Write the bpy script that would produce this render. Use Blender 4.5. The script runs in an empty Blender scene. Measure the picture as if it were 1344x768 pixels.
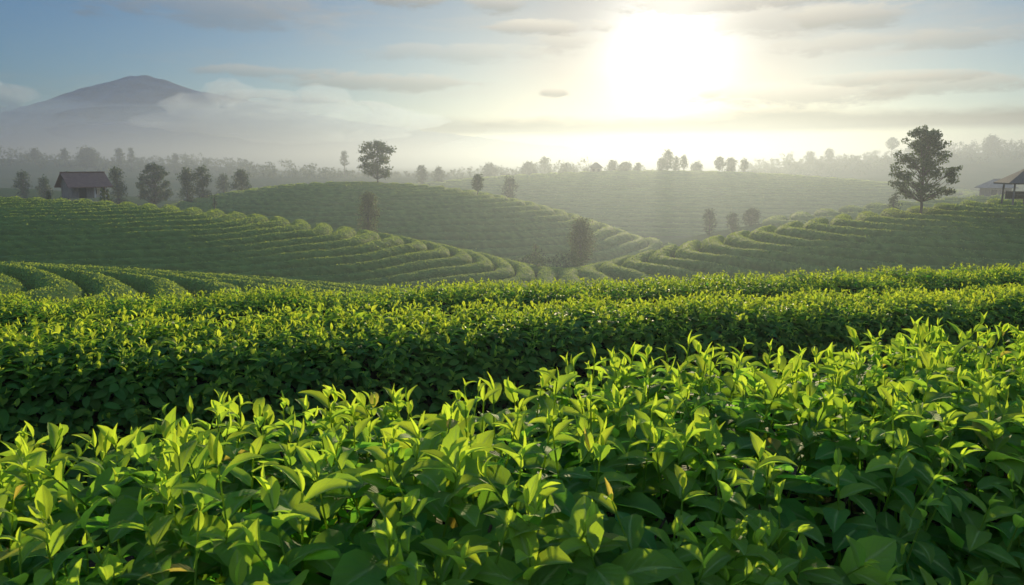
import bpy, math, random
import numpy as np
from mathutils import Vector

SC = bpy.context.scene
COL = SC.collection
R = math.radians
rng = np.random.default_rng(7)
random.seed(7)

# ------------------------------------------------------------------ camera
F_PX, PITCH = 1045.0, R(9.18)
cam_data = bpy.data.cameras.new("camera")
cam_data.sensor_width = 36.0
cam_data.lens = 36.0 * F_PX / 1344.0
cam_data.clip_start = 0.02
cam_data.clip_end = 30000
cam_data.dof.use_dof = True
cam_data.dof.focus_distance = 2.1
cam_data.dof.aperture_fstop = 22.0
cam = bpy.data.objects.new("camera", cam_data)
COL.objects.link(cam)
cam.location = (0, 0, 0)
cam.rotation_euler = (R(90) - PITCH, 0, 0)
SC.camera = cam

# ------------------------------------------------------------------ render / light
SC.view_settings.view_transform = 'Standard'
SC.view_settings.look = 'None'
SC.view_settings.gamma = 1
SC.view_settings.use_curve_mapping = False
SC.view_settings.exposure = 0.70
cy = SC.cycles
cy.use_denoising = True
cy.max_bounces = 8
cy.diffuse_bounces = 5
cy.glossy_bounces = 2
cy.transmission_bounces = 6
cy.volume_bounces = 1
cy.transparent_max_bounces = 8
cy.use_adaptive_sampling = True
cy.adaptive_threshold = 0.02
cy.sample_clamp_indirect = 6
cy.caustics_reflective = False
cy.caustics_refractive = False

SUN_AZ = 10.8      # degrees to the right of the view axis
SUN_EL = 7.6
SUN_DIR = Vector((math.sin(R(SUN_AZ)) * math.cos(R(SUN_EL)), math.cos(R(SUN_AZ)) * math.cos(R(SUN_EL)), math.sin(R(SUN_EL))))
sl = bpy.data.lights.new("sun", 'SUN')
sl.energy = 4.8
sl.angle = R(0.6)
sl.color = (1.0, 0.83, 0.50)
sun = bpy.data.objects.new("sun", sl)
COL.objects.link(sun)
sun.rotation_euler = (-SUN_DIR).to_track_quat('-Z', 'Y').to_euler()

HAZE_DENSITY = 0.0022
HAZE_G = 0.62
HAZE_COLOR = (0.27, 0.31, 0.38)

# ------------------------------------------------------------------ node helper
class E:
    """tiny expression wrapper round node sockets"""
    nt = None
    def __init__(s, sock): s.s = sock
    @staticmethod
    def m(op, *a, clamp=False):
        n = E.nt.nodes.new('ShaderNodeMath'); n.operation = op; n.use_clamp = clamp
        for i, v in enumerate(a):
            if isinstance(v, E): E.nt.links.new(v.s, n.inputs[i])
            else: n.inputs[i].default_value = v
        return E(n.outputs[0])
    def __add__(s, o): return E.m('ADD', s, o)
    __radd__ = __add__
    def __mul__(s, o): return E.m('MULTIPLY', s, o)
    __rmul__ = __mul__
    def __sub__(s, o): return E.m('SUBTRACT', s, o)
    def __rsub__(s, o): return E.m('SUBTRACT', o, s)
    def __truediv__(s, o): return E.m('DIVIDE', s, o)
    def __pow__(s, o): return E.m('POWER', s, o)
def clamp01(e): return E.m('ADD', e, 0.0, clamp=True)
def expn(e): return E.m('EXPONENT', e)
def sstep(e, a, b):
    n = E.nt.nodes.new('ShaderNodeMapRange'); n.interpolation_type = 'SMOOTHSTEP'
    E.nt.links.new(e.s, n.inputs[0]); n.inputs[1].default_value = a; n.inputs[2].default_value = b
    return E(n.outputs[0])
def vec(x, y, z):
    n = E.nt.nodes.new('ShaderNodeCombineXYZ')
    for i, v in enumerate((x, y, z)):
        if isinstance(v, E): E.nt.links.new(v.s, n.inputs[i])
        else: n.inputs[i].default_value = v
    return n.outputs[0]
def noise(v, scale, detail=4, rough=0.55, dist=0.0):
    n = E.nt.nodes.new('ShaderNodeTexNoise')
    if v is not None: E.nt.links.new(v, n.inputs['Vector'])
    n.inputs['Scale'].default_value = scale; n.inputs['Detail'].default_value = detail
    n.inputs['Roughness'].default_value = rough; n.inputs['Distortion'].default_value = dist
    return E(n.outputs[0])
def mixc(f, a, b, mode='MIX'):
    n = E.nt.nodes.new('ShaderNodeMix'); n.data_type = 'RGBA'; n.blend_type = mode
    if isinstance(f, E): E.nt.links.new(f.s, n.inputs[0])
    else: n.inputs[0].default_value = f
    for i, v in ((6, a), (7, b)):
        if isinstance(v, (tuple, list)): n.inputs[i].default_value = (*v[:3], 1)
        else: E.nt.links.new(v, n.inputs[i])
    return n.outputs[2]
def cscale(c, f):     # colour * scalar
    n = E.nt.nodes.new('ShaderNodeVectorMath'); n.operation = 'SCALE'
    if isinstance(c, (tuple, list)): n.inputs[0].default_value = c[:3]
    else: E.nt.links.new(c, n.inputs[0])
    if isinstance(f, E): E.nt.links.new(f.s, n.inputs[3])
    else: n.inputs[3].default_value = f
    return n.outputs[0]
def cadd(a, b):
    n = E.nt.nodes.new('ShaderNodeVectorMath'); n.operation = 'ADD'
    for i, v in enumerate((a, b)):
        if isinstance(v, (tuple, list)): n.inputs[i].default_value = v[:3]
        else: E.nt.links.new(v, n.inputs[i])
    return n.outputs[0]

def cmul(a, b):
    n = E.nt.nodes.new('ShaderNodeVectorMath'); n.operation = 'MULTIPLY'
    E.nt.links.new(a, n.inputs[0]); n.inputs[1].default_value = b[:3]
    return n.outputs[0]
def cmul2(a, b):
    n = E.nt.nodes.new('ShaderNodeVectorMath'); n.operation = 'MULTIPLY'
    E.nt.links.new(a, n.inputs[0]); E.nt.links.new(b, n.inputs[1])
    return n.outputs[0]
# ------------------------------------------------------------------ sky
world = bpy.data.worlds.new("World")
SC.world = world
world.use_nodes = True
nt = world.node_tree; nt.nodes.clear(); E.nt = nt
out = nt.nodes.new('ShaderNodeOutputWorld')
bg = nt.nodes.new('ShaderNodeBackground')
nt.links.new(bg.outputs[0], out.inputs[0])
bg.inputs[1].default_value = 0.1
sky = nt.nodes.new('ShaderNodeTexSky')
sky.sky_type = 'NISHITA'; sky.sun_disc = False
sky.sun_elevation = R(SUN_EL); sky.sun_rotation = R(SUN_AZ)
sky.altitude = 900; sky.air_density = 1.0; sky.dust_density = 1.2; sky.ozone_density = 2.0
tc = nt.nodes.new('ShaderNodeTexCoord')
sep = nt.nodes.new('ShaderNodeSeparateXYZ'); nt.links.new(tc.outputs['Generated'], sep.inputs[0])
X, Y, Z = E(sep.outputs[0]), E(sep.outputs[1]), E(sep.outputs[2])
az = E.m('ARCTAN2', X, Y) * 57.2958          # degrees, 0 = +Y
el = E.m('ARCSINE', Z) * 57.2958
sd = X * SUN_DIR.x + Y * SUN_DIR.y + Z * SUN_DIR.z
ang = E.m('ARCCOSINE', E.m('MINIMUM', sd, 0.999999)) * 57.2958
# aureole of the veiled sun: the cloud veil round it scatters its light
wob = noise(vec(az * 0.10, el * 0.22, 0.0), 1.0, 5, 0.6)
ang_w = ang * (0.88 + wob * 0.24)
glow = expn(E.m('POWER', ang_w / 3.4, 2.0) * -1.0) * 8.0 + expn(ang_w * (-1 / 3.4)) * 3.0
base = mixc(0.0, sky.outputs[0], (0, 0, 0))
near = expn(ang * (-1 / 16.0))
base = cmul2(base, mixc(clamp01(near * 1.6), (0.23, 0.41, 0.60), (0.27, 0.30, 0.38)))
base = cscale(base, sstep(el, 17.0, 40.0) * 6.0 + 1.0)  # sky above the frame boosted as added ambient fill
# added unseen bright clouds behind the viewer, fill light for shaded hedge faces
back = sstep(Y * -1.0, -0.1, 0.5) * sstep(el, 0.0, 12.0)
bn = noise(vec(az * 0.03, el * 0.06, 5.0), 1.0, 5, 0.6)
base = cadd(base, cscale((1.0, 0.98, 0.96), back * sstep(bn, 0.25, 0.6) * 3.8))
base = cscale(base, 1.0 - expn(ang * (-1 / 13.0)) * 0.55)
# thin high streaks, only seen as a pale veil
st = noise(vec(az * 0.055 + el * 0.03, el * 0.33, 3.1), 1.0, 6, 0.62, 0.4)
veil = sstep(st, 0.45, 0.78) * sstep(el, 2.0, 7.0)
sunlit = expn(ang * (-1 / 13.0))
veil_col = cadd(cscale((1.0, 0.93, 0.83), 2.0 + sunlit * 3.5), (0, 0, 0))
c = mixc(veil * 0.62, base, veil_col)
c = cadd(c, cscale((1.0, 0.95, 0.88), glow))
def blob(a0, e0, wa, we, thr=0.42, soft=0.14, sc=1.0, off=0.0):
    d = E.m('POWER', (az - a0) / wa, 2.0) + E.m('POWER', (el - e0) / we, 2.0)
    wx = noise(vec(az * 0.12 + off, el * 0.3, off + 3.0), 1.0, 3, 0.5) * 1.6
    n = noise(vec(az * 0.17 * sc + off + wx * 0.5, el * 0.60 * sc + wx * 0.9, off), 1.0, 9, 0.66, 0.1)
    f = (1.0 - d) * 0.5 + (n - 0.5) * 2.0
    return sstep(f, thr - 0.42, thr - 0.42 + soft * 3)
# low grey band across the sun side, bright rimmed puffs above it
bw = noise(vec(az * 0.085, el * 0.35, 7.0), 1.0, 9, 0.62)
edge = (bw - 0.5) * 2.4
band_up = sstep(el * -1.0 + 3.45 + edge * 0.85 + az * 0.012, 0.0, 0.9)
band_lo = sstep(el - 1.75 + edge * 0.25 - az * 0.006, 0.0, 0.55)
band = band_up * band_lo * sstep(az, -16.0, -4.0)
for (a0, e0, wa, we, op, k) in ((19.0, 4.5, 7.0, 0.9, 0.8, 1.0), (28.0, 4.9, 9.0, 0.9, 0.6, 2.0), (2.9, 5.0, 1.25, 0.42, 0.9, 3.0),
                                (13.6, 4.7, 1.0, 0.4, 0.7, 4.0), (18.0, 9.2, 7.0, 1.1, 0.35, 5.0), (3.5, 8.3, 3.0, 0.9, 0.35, 6.0),
                                (-3.5, 7.5, 8.0, 0.8, 0.3, 7.0), (-16.0, 6.0, 6.0, 0.5, 0.4, 8.0), (-7.0, 11.0, 3.0, 0.8, 0.6, 9.0), (-1.2, 10.8, 2.6, 0.8, 0.55, 10.0), (-19.0, 10.0, 9.0, 1.6, 0.35, 12.0), (14.0, 10.6, 9.0, 1.0, 0.5, 13.0), (26.0, 7.6, 9.0, 0.8, 0.35, 14.0), (-9.0, 5.6, 8.0, 0.7, 0.5, 15.0), (22.0, 9.3, 5.0, 1.0, 0.5, 16.0), (3.0, 9.2, 4.5, 0.7, 0.6, 17.0),
                                (24.0, 5.4, 6.0, 0.5, 0.5, 11.0)):
    b_ = blob(a0, e0, wa, we, 0.42, 0.14, 1.4, k * 5.3) * op
    lit = sstep(el - e0, -we * 0.7, we * 0.9)
    col = mixc(lit, cscale((0.96, 0.9, 0.82), 0.9 + sunlit * 1.2), cscale((1.0, 0.88, 0.72), 2.8 + sunlit * 5.0))
    c = mixc(clamp01(b_), c, col)
bcol = cscale((0.95, 0.88, 0.80), 0.30 + sunlit * 0.2 + (bw - 0.5) * 0.4)
c = mixc(band * 0.93, c, bcol)
# clear warm strip under the band
strip = sstep(el, 2.4, 0.8) * sstep(el, -3.0, 0.2)
c = cadd(c, cscale((1.0, 0.80, 0.58), strip * (0.35 + sunlit * 0.5)))
nt.links.new(c, bg.inputs[0])

# ------------------------------------------------------------------ object helpers
def tag(o, label=None, cat=None, group=None, kind=None):
    if label: o['label'] = label
    if cat: o['category'] = cat
    if group: o['group'] = group
    if kind: o['kind'] = kind
    return o
def empty(name, loc=(0, 0, 0), rz=0.0):
    o = bpy.data.objects.new(name, None); COL.objects.link(o)
    o.location = loc; o.rotation_euler = (0, 0, rz); o.empty_display_size = 0.3
    return o
def mesh_obj(name, V, F, mat, parent=None, smooth=False, attrs=None, midx=None):
    """V (n,3); F list of index arrays (each (k,3) or (k,4))"""
    me = bpy.data.meshes.new(name)
    V = np.asarray(V, dtype=np.float32).reshape(-1, 3)
    if isinstance(F, np.ndarray): F = [F]
    F = [np.asarray(f, dtype=np.int32) for f in F if len(f)]
    me.vertices.add(len(V)); me.vertices.foreach_set('co', V.ravel())
    loops = np.concatenate([f.ravel() for f in F])
    sizes = np.concatenate([np.full(len(f), f.shape[1], dtype=np.int32) for f in F])
    starts = np.concatenate([[0], np.cumsum(sizes)[:-1]]).astype(np.int32)
    me.loops.add(len(loops)); me.loops.foreach_set('vertex_index', loops)
    me.polygons.add(len(sizes)); me.polygons.foreach_set('loop_start', starts)
    me.polygons.foreach_set('loop_total', sizes)
    me.polygons.foreach_set('use_smooth', np.full(len(sizes), smooth))
    if midx is not None: me.polygons.foreach_set('material_index', np.asarray(midx, dtype=np.int32))
    me.update(calc_edges=True)
    for k, a in (attrs or {}).items():
        a = np.asarray(a, dtype=np.float32)
        if a.ndim == 2:
            at_ = me.attributes.new(k, 'FLOAT_VECTOR', 'POINT'); at_.data.foreach_set('vector', a.ravel())
        else:
            at_ = me.attributes.new(k, 'FLOAT', 'POINT'); at_.data.foreach_set('value', a)
    for m_ in (mat if isinstance(mat, (list, tuple)) else [mat]): me.materials.append(m_)
    o = bpy.data.objects.new(name, me); COL.objects.link(o)
    if parent is not None: o.parent = parent
    return o
class MB:
    """collects simple solids into one mesh"""
    def __init__(s): s.V, s.Q, s.T, s.n = [], [], [], 0
    def add(s, V, Q=(), T=()):
        s.V.append(np.asarray(V, float))
        if len(Q): s.Q.append(np.asarray(Q) + s.n)
        if len(T): s.T.append(np.asarray(T) + s.n)
        s.n += len(V)
    def box(s, c, d, rz=0.0, tilt=None):
        x, y, z = [v / 2 for v in d]
        P = np.array([(-x, -y, -z), (x, -y, -z), (x, y, -z), (-x, y, -z), (-x, -y, z), (x, -y, z), (x, y, z), (-x, y, z)])
        if tilt is not None:
            ca, sa = math.cos(tilt), math.sin(tilt); P = P @ np.array([[1, 0, 0], [0, ca, sa], [0, -sa, ca]])
        ca, sa = math.cos(rz), math.sin(rz); P = P @ np.array([[ca, sa, 0], [-sa, ca, 0], [0, 0, 1]])
        s.add(P + np.array(c), [(0, 3, 2, 1), (4, 5, 6, 7), (0, 1, 5, 4), (1, 2, 6, 5), (2, 3, 7, 6), (3, 0, 4, 7)])
    def tube(s, pts, rad, n=6, cap=True):
        pts = np.asarray(pts, float); m = len(pts)
        rad = np.broadcast_to(rad, m)
        t = np.gradient(pts, axis=0); t /= np.linalg.norm(t, axis=1)[:, None] + 1e-9
        ref = np.array([0.31, 0.95, 0.05]) if abs(t[0, 2]) > .5 else np.array([0, 0, 1.0])
        a = np.cross(t, ref); a /= np.linalg.norm(a, axis=1)[:, None] + 1e-9
        b = np.cross(t, a)
        th = np.linspace(0, 2 * math.pi, n, endpoint=False)
        V = pts[:, None] + rad[:, None, None] * (a[:, None] * np.cos(th)[None, :, None] + b[:, None] * np.sin(th)[None, :, None])
        i = np.arange(m - 1)[:, None] * n; j = np.arange(n)[None]; j2 = (j + 1) % n
        Q = np.stack([i + j, i + j2, i + n + j2, i + n + j], -1).reshape(-1, 4)
        s.add(V.reshape(-1, 3), Q)
    def build(s, name, mat, parent=None, smooth=False):
        F = []
        if s.Q: F.append(np.concatenate(s.Q))
        if s.T: F.append(np.concatenate(s.T))
        return mesh_obj(name, np.concatenate(s.V), F, mat, parent, smooth)

def vnoise(P, f, seed=0):
    """cheap smooth noise in -1..1 from sines"""
    r = np.random.default_rng(seed)
    out_ = np.zeros(len(P))
    for k in range(6):
        d = r.normal(size=P.shape[1]); d /= np.linalg.norm(d); d *= f * r.uniform(.6, 1.7)
        out_ += np.sin(P @ d + r.uniform(0, 6.28))
    return out_ / 3.2

def at(u, v, y):
    """world point on pixel ray (u, v) of the 1344x768 frame at world distance y"""
    a = (u - 672) / F_PX; b = (384 - v) / F_PX
    d = np.array([a, math.cos(PITCH) + b * math.sin(PITCH), -math.sin(PITCH) + b * math.cos(PITCH)])
    return d * (y / d[1])

# ------------------------------------------------------------------ materials
MAT = {}
def new_mat(name):
    m = bpy.data.materials.new(name); m.use_nodes = True
    m.node_tree.nodes.clear(); E.nt = m.node_tree
    o = m.node_tree.nodes.new('ShaderNodeOutputMaterial')
    MAT[name] = m
    return m, o
def attr(name, vecout=False):
    n = E.nt.nodes.new('ShaderNodeAttribute'); n.attribute_name = name
    return n.outputs['Vector'] if vecout else E(n.outputs['Fac'])
def principled(col, rough=0.6, spec=0.3, bump=None, bstr=0.3, bdist=0.01):
    p = E.nt.nodes.new('ShaderNodeBsdfPrincipled')
    if isinstance(col, (tuple, list)): p.inputs['Base Color'].default_value = (*col[:3], 1)
    else: E.nt.links.new(col, p.inputs['Base Color'])
    if isinstance(rough, E): E.nt.links.new(rough.s, p.inputs['Roughness'])
    else: p.inputs['Roughness'].default_value = rough
    p.inputs['Specular IOR Level'].default_value = spec
    if bump is not None:
        b = E.nt.nodes.new('ShaderNodeBump'); b.inputs['Strength'].default_value = bstr; b.inputs['Distance'].default_value = bdist
        E.nt.links.new(bump.s, b.inputs['Height']); E.nt.links.new(b.outputs[0], p.inputs['Normal'])
    return p
def leaf_material(name, mature, young, tr_mature, tr_young, rough, mixf, veins=True, spec=0.4, fine=3.0, old=0):
    m, o = new_mat(name)
    lf = attr('lf', True)
    s = E.nt.nodes.new('ShaderNodeSeparateXYZ'); E.nt.links.new(lf, s.inputs[0])
    t, w, rn = E(s.outputs[0]), E(s.outputs[1]), E(s.outputs[2])
    yg = attr('yg')
    geo = E.nt.nodes.new('ShaderNodeNewGeometry')
    n1 = noise(geo.outputs['Position'], fine, 3, 0.6)
    yv = clamp01(yg + (n1 - 0.5) * 0.5)
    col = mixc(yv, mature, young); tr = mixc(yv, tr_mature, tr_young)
    if old:
        od = sstep(rn, 0.985, 0.995)
        col = mixc(od, col, (0.24, 0.20, 0.04)); tr = mixc(od, tr, (0.6, 0.48, 0.07))
    val = 0.72 + rn * 0.6
    col = cscale(col, val); tr = cscale(tr, 0.8 + rn * 0.4)
    bumph = None
    if veins:
        aw = E.m('ABSOLUTE', w)
        rib = sstep(aw, 0.17, 0.04)
        sv = E.m('SINE', (t * 9.0 - aw * 2.6) * 6.28318)
        side = sstep(sv, 0.70, 1.0) * sstep(aw, 1.0, 0.6)
        vn = clamp01(rib * 0.85 + side * 0.38)
        col = mixc(vn, col, mixc(0.55, col, (0.34, 0.46, 0.14)))
        tr = mixc(vn * 0.7, tr, cscale(tr, 0.5))
        bumph = sv * 0.35 * sstep(aw, 0.02, 0.3) - rib * 1.2 + n1 * 0.4
    p = principled(col, rough, spec, bumph, 0.35, 0.002)
    tl = E.nt.nodes.new('ShaderNodeBsdfTranslucent'); E.nt.links.new(tr, tl.inputs[0])
    mx = E.nt.nodes.new('ShaderNodeMixShader'); mx.inputs[0].default_value = mixf
    E.nt.links.new(p.outputs[0], mx.inputs[1]); E.nt.links.new(tl.outputs[0], mx.inputs[2])
    E.nt.links.new(mx.outputs[0], o.inputs[0])
    return m
leaf_material('tea_leaf', (0.040, 0.120, 0.026), (0.17, 0.27, 0.03), (0.20, 0.55, 0.04), (0.70, 0.88, 0.05), 0.60, 0.54, spec=0.08, fine=25.0, old=1)
leaf_material('tea_leaf_small', (0.055, 0.150, 0.030), (0.14, 0.22, 0.025), (0.11, 0.36, 0.025), (0.74, 0.84, 0.05), 0.5, 0.54, veins=False, spec=0.10)
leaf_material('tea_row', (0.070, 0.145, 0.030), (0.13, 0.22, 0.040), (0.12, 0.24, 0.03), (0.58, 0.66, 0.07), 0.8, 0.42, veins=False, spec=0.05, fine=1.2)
leaf_material('tree_leaf', (0.045, 0.065, 0.022), (0.085, 0.115, 0.03), (0.05, 0.09, 0.02), (0.10, 0.15, 0.03), 0.6, 0.30, veins=False, spec=0.15, fine=0.6)
leaf_material('tree_leaf_warm', (0.060, 0.075, 0.022), (0.10, 0.12, 0.03), (0.12, 0.15, 0.03), (0.24, 0.26, 0.04), 0.6, 0.30, veins=False, spec=0.15, fine=0.6)
def simple_mat(name, c1, c2, scale, rough=0.8, spec=0.2, stretch=(1, 1, 1), bstr=0.4, bdist=0.02):
    m, o = new_mat(name)
    tc_ = E.nt.nodes.new('ShaderNodeTexCoord')
    mp = E.nt.nodes.new('ShaderNodeMapping'); mp.inputs['Scale'].default_value = stretch
    E.nt.links.new(tc_.outputs['Object'], mp.inputs[0])
    n = noise(mp.outputs[0], scale, 6, 0.65)
    col = mixc(sstep(n, 0.3, 0.7), c1, c2)
    p = principled(col, rough, spec, n, bstr, bdist)
    E.nt.links.new(p.outputs[0], o.inputs[0]); return m
simple_mat('soil', (0.030, 0.022, 0.015), (0.055, 0.040, 0.026), 9.0)
simple_mat('bark', (0.05, 0.040, 0.030), (0.11, 0.09, 0.07), 6.0, stretch=(1, 1, .25))
simple_mat('twig', (0.03, 0.024, 0.015), (0.06, 0.05, 0.028), 60.0, rough=1.0, spec=0.0)
simple_mat('blocker_dark', (0.012, 0.014, 0.008), (0.025, 0.028, 0.012), 30.0, rough=1.0, spec=0.0)  # dark colour of the added hull, stands in for shade inside the hedge
simple_mat('roof_tile', (0.13, 0.068, 0.045), (0.20, 0.11, 0.072), 3.0, stretch=(1, 4, 4))
simple_mat('thatch', (0.06, 0.05, 0.036), (0.12, 0.095, 0.065), 5.0, stretch=(5, 5, .6))
simple_mat('whitewash', (0.42, 0.40, 0.36), (0.62, 0.60, 0.55), 2.0)
simple_mat('weathered_wood', (0.10, 0.085, 0.07), (0.20, 0.17, 0.14), 3.0, stretch=(6, 6, .5))
simple_mat('dark_inside', (0.02, 0.017, 0.014), (0.035, 0.03, 0.025), 3.0)
simple_mat('metal_roof', (0.07, 0.075, 0.08), (0.11, 0.115, 0.12), 1.5, rough=0.8)
simple_mat('mountain_forest_hazed', (0.045, 0.105, 0.135), (0.085, 0.160, 0.200), 0.004, stretch=(1, 1, 2.0), bstr=1.0, bdist=60)  # forest colour lightened and blued, distance haze painted into it
# ground: dark soil close by, grassy green farther off where ground cover grows
m, o = new_mat('hill_ground')
geo = E.nt.nodes.new('ShaderNodeNewGeometry')
n1 = noise(geo.outputs['Position'], 0.05, 6, 0.6); n2 = noise(geo.outputs['Position'], 2.5, 5, 0.7)
gr = mixc(sstep(n2, 0.3, 0.7), (0.035, 0.060, 0.018), (0.075, 0.105, 0.030))
gr = mixc(sstep(n1, 0.45, 0.7), gr, (0.085, 0.095, 0.035))
so = mixc(sstep(n2, 0.3, 0.7), (0.022, 0.018, 0.011), (0.045, 0.035, 0.022))
g = attr('grass')
col = mixc(g, so, gr)
p = principled(col, 1.0, 0.0, n2, 0.5, 0.05)
E.nt.links.new(p.outputs[0], o.inputs[0])
# far terraced hill: fine parallel tea rows read as a pattern in relief
# ------------------------------------------------------------------ terrain
CR, SR = math.cos(R(24)), math.sin(R(24))
# the three near rows: centre line points (x, y, top z)
ROW1 = np.array([(-4.0, -0.70, -0.46), (-1.35, 0.47, -0.41), (-0.4, 0.89, -0.405), (0.7, 1.40, -0.42), (1.4, 1.70, -0.46), (2.8, 2.29, -0.52), (5.5, 3.4, -0.56)])
ROW2 = np.array([(-6.6, 1.35, -0.55), (-2.10, 3.25, -0.745), (0.0, 4.45, -0.875), (3.95, 6.1, -1.02), (9.0, 8.0, -1.13)])
ROW3 = np.array([(-12.0, 4.2, -0.98), (-4.1, 6.45, -1.185), (0.0, 7.45, -1.20), (5.85, 9.05, -1.25), (14.0, 11.4, -1.34)])
HH = 0.85
def lt(x, y): return x * CR + y * SR, -x * SR + y * CR
def near_ground(x, y):
    l, t = lt(x, y)
    T, G = [], []
    for row in (ROW1, ROW2, ROW3):
        rl, rt = lt(row[:, 0], row[:, 1])
        T.append(np.interp(l, rl, rt)); G.append(np.interp(l, rl, row[:, 2]) - HH)
    z = np.where(t < T[0], G[0] + 0.0 * t, 0)
    f = np.clip((t - T[0]) / (T[1] - T[0]), 0, 1); z = np.where(t >= T[0], G[0] * (1 - f) + G[1] * f, z)
    f = np.clip((t - T[1]) / (T[2] - T[1]), 0, 1); z = np.where(t >= T[1], G[1] * (1 - f) + G[2] * f, z)
    d = np.maximum(t - T[2] - 0.9, 0)
    z = z - 0.46 * d * d / (d + 1.5)
    return np.where(t < -6, z, z)
#        cx, cy, a, b, rot, z0, H
DOMES = {
 'left': (-45, 62, 53, 30, 0.0, -10.7, 7.55),
 'low':  (-37, 22.5, 43, 18, -0.04, -5.9, 2.40),
 'right': (48, 58, 48, 29, 0.0, -10.5, 7.65),
 'middle': (-24, 122, 54, 38, 0.0, -16.5, 13.0),
 'back': (45, 250, 150, 88, 0.0, -19.0, 16.4),
 'knoll': (82, 118, 66, 26, 0.0, -13.5, 8.4),
 'plateau': (-112, 152, 80, 56, 0.0, -14.0, 9.6),
 'woodleft': (-330, 480, 225, 220, 0.0, -8.0, 11.0),
 'woodright': (335, 430, 235, 190, 0.0, -8.0, 16.0),
}
def dome_r(name, x, y):
    cx, cy_, a, b, rot, z0, H = DOMES[name]
    dx, dy = x - cx, y - cy_
    c_, s_ = math.cos(rot), math.sin(rot)
    return np.sqrt(((dx * c_ + dy * s_) / a) ** 2 + ((-dx * s_ + dy * c_) / b) ** 2)
def dome_z(name, x, y):
    r = dome_r(name, x, y); z0, H = DOMES[name][5:]
    return z0 + H * np.where(r < 1.3, 1 - r * r, 1 - 1.69 - 2.6 * (r - 1.3))
def terrain(x, y, skip=None):
    x = np.asarray(x, float); y = np.asarray(y, float)
    fl = np.interp(y, [-50, 62, 82, 190, 300, 420, 900], [-10.2, -10.2, -15.0, -15.5, -5.5, -6.0, -7.0])
    acc = np.exp(1.6 * fl)
    for k in DOMES:
        if k != skip: acc = acc + np.exp(1.6 * np.maximum(dome_z(k, x, y), -60))
    acc = acc + np.exp(1.6 * np.maximum(near_ground(x, y) - np.where(y > 30, (y - 30) * .5, 0), -60))
    return np.log(acc) / 1.6

rad = np.concatenate([[0.0], np.geomspace(0.35, 2350, 400)])
angs = np.concatenate([np.linspace(-40, 40, 480), np.linspace(41, 319, 130)]) * math.pi / 180
RR, AA = np.meshgrid(rad, angs, indexing='ij')
gx, gy = RR * np.sin(AA), RR * np.cos(AA)
gz = terrain(gx, gy)
gz = gz + 0.012 * vnoise(np.stack([gx.ravel(), gy.ravel()], 1), 6.0, 3).reshape(gz.shape) * (RR < 40)
n_a = len(angs)
i = np.arange(len(rad) - 1)[:, None] * n_a; j = np.arange(n_a)[None]; j2 = (j + 1) % n_a
Q = np.stack([i + j, i + n_a + j, i + n_a + j2, i + j2], -1).reshape(-1, 4)
grass = np.clip((RR - 60) / 30, 0, 1)
grass = np.maximum(grass, np.where(dome_z('left', gx, gy) > -30, np.clip((RR - 66) / 20, 0, 1), 0))
ground = mesh_obj('ground', np.stack([gx, gy, gz], -1).reshape(-1, 3), Q, MAT['hill_ground'], smooth=True, attrs={'grass': grass.ravel()})
tag(ground, kind='structure')

# ------------------------------------------------------------------ leaves
def leaves(P, D, N, L, W, bend, fold, yg, seg=8, across=4, twist=None, pet=0.06):
    """vectorised curved leaf blades. P,D,N (n,3); L,W,bend,fold,yg (n,)"""
    n = len(P)
    S = np.cross(D, N); S /= np.linalg.norm(S, axis=1)[:, None] + 1e-9
    N = np.cross(S, D)
    t = np.linspace(0, 1, seg + 1)
    prof = np.sin(np.pi * np.clip(t, 0, 1) ** 0.85) ** 0.80 * (1 - 0.25 * t ** 4)
    if seg >= 8: prof = prof * (1 + 0.035 * np.where(np.arange(seg + 1) % 2, 1, -1))
    prof[0] = pet; prof[-1] = 0.01
    w = np.linspace(-1, 1, across + 1)
    k = np.where(np.abs(bend) < 1e-3, 1e-3, bend)[:, None]
    a = k * t[None]
    cx = np.sin(a) / k; cz = -(1 - np.cos(a)) / k
    Nt = N[:, None] * np.cos(a)[..., None] + D[:, None] * np.sin(a)[..., None]
    C = P[:, None] + L[:, None, None] * (cx[..., None] * D[:, None] + cz[..., None] * N[:, None])
    half = (W[:, None] * prof[None])
    V = C[:, :, None] + S[:, None, None] * (half[..., None] * w)[..., None]
    lift = half[..., None] * np.abs(w) * fold[:, None, None]
    # wavy margin
    ph = rng.uniform(0, 6.28, (n, 1, 1))
    lift = lift + 0.07 * half[..., None] * np.abs(w) * np.sin(t[None, :, None] * 11 + ph + np.sign(w))
    V = V + Nt[:, :, None] * lift[..., None]
    nv = (seg + 1) * (across + 1)
    i = np.arange(seg)[:, None] * (across + 1); j = np.arange(across)[None]
    q = np.stack([i + j, i + j + 1, i + across + 2 + j, i + across + 1 + j], -1).reshape(-1, 4)
    Q = (q[None] + (np.arange(n) * nv)[:, None, None]).reshape(-1, 4)
    lf = np.empty((n, seg + 1, across + 1, 3), np.float32)
    lf[..., 0] = t[None, :, None]; lf[..., 1] = w; lf[..., 2] = rng.random((n, 1, 1))
    y_ = np.repeat(yg, nv)
    return V.reshape(-1, 3), Q, lf.reshape(-1, 3), y_
def unit(v): return v / (np.linalg.norm(v, axis=-1, keepdims=True) + 1e-9)

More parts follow.
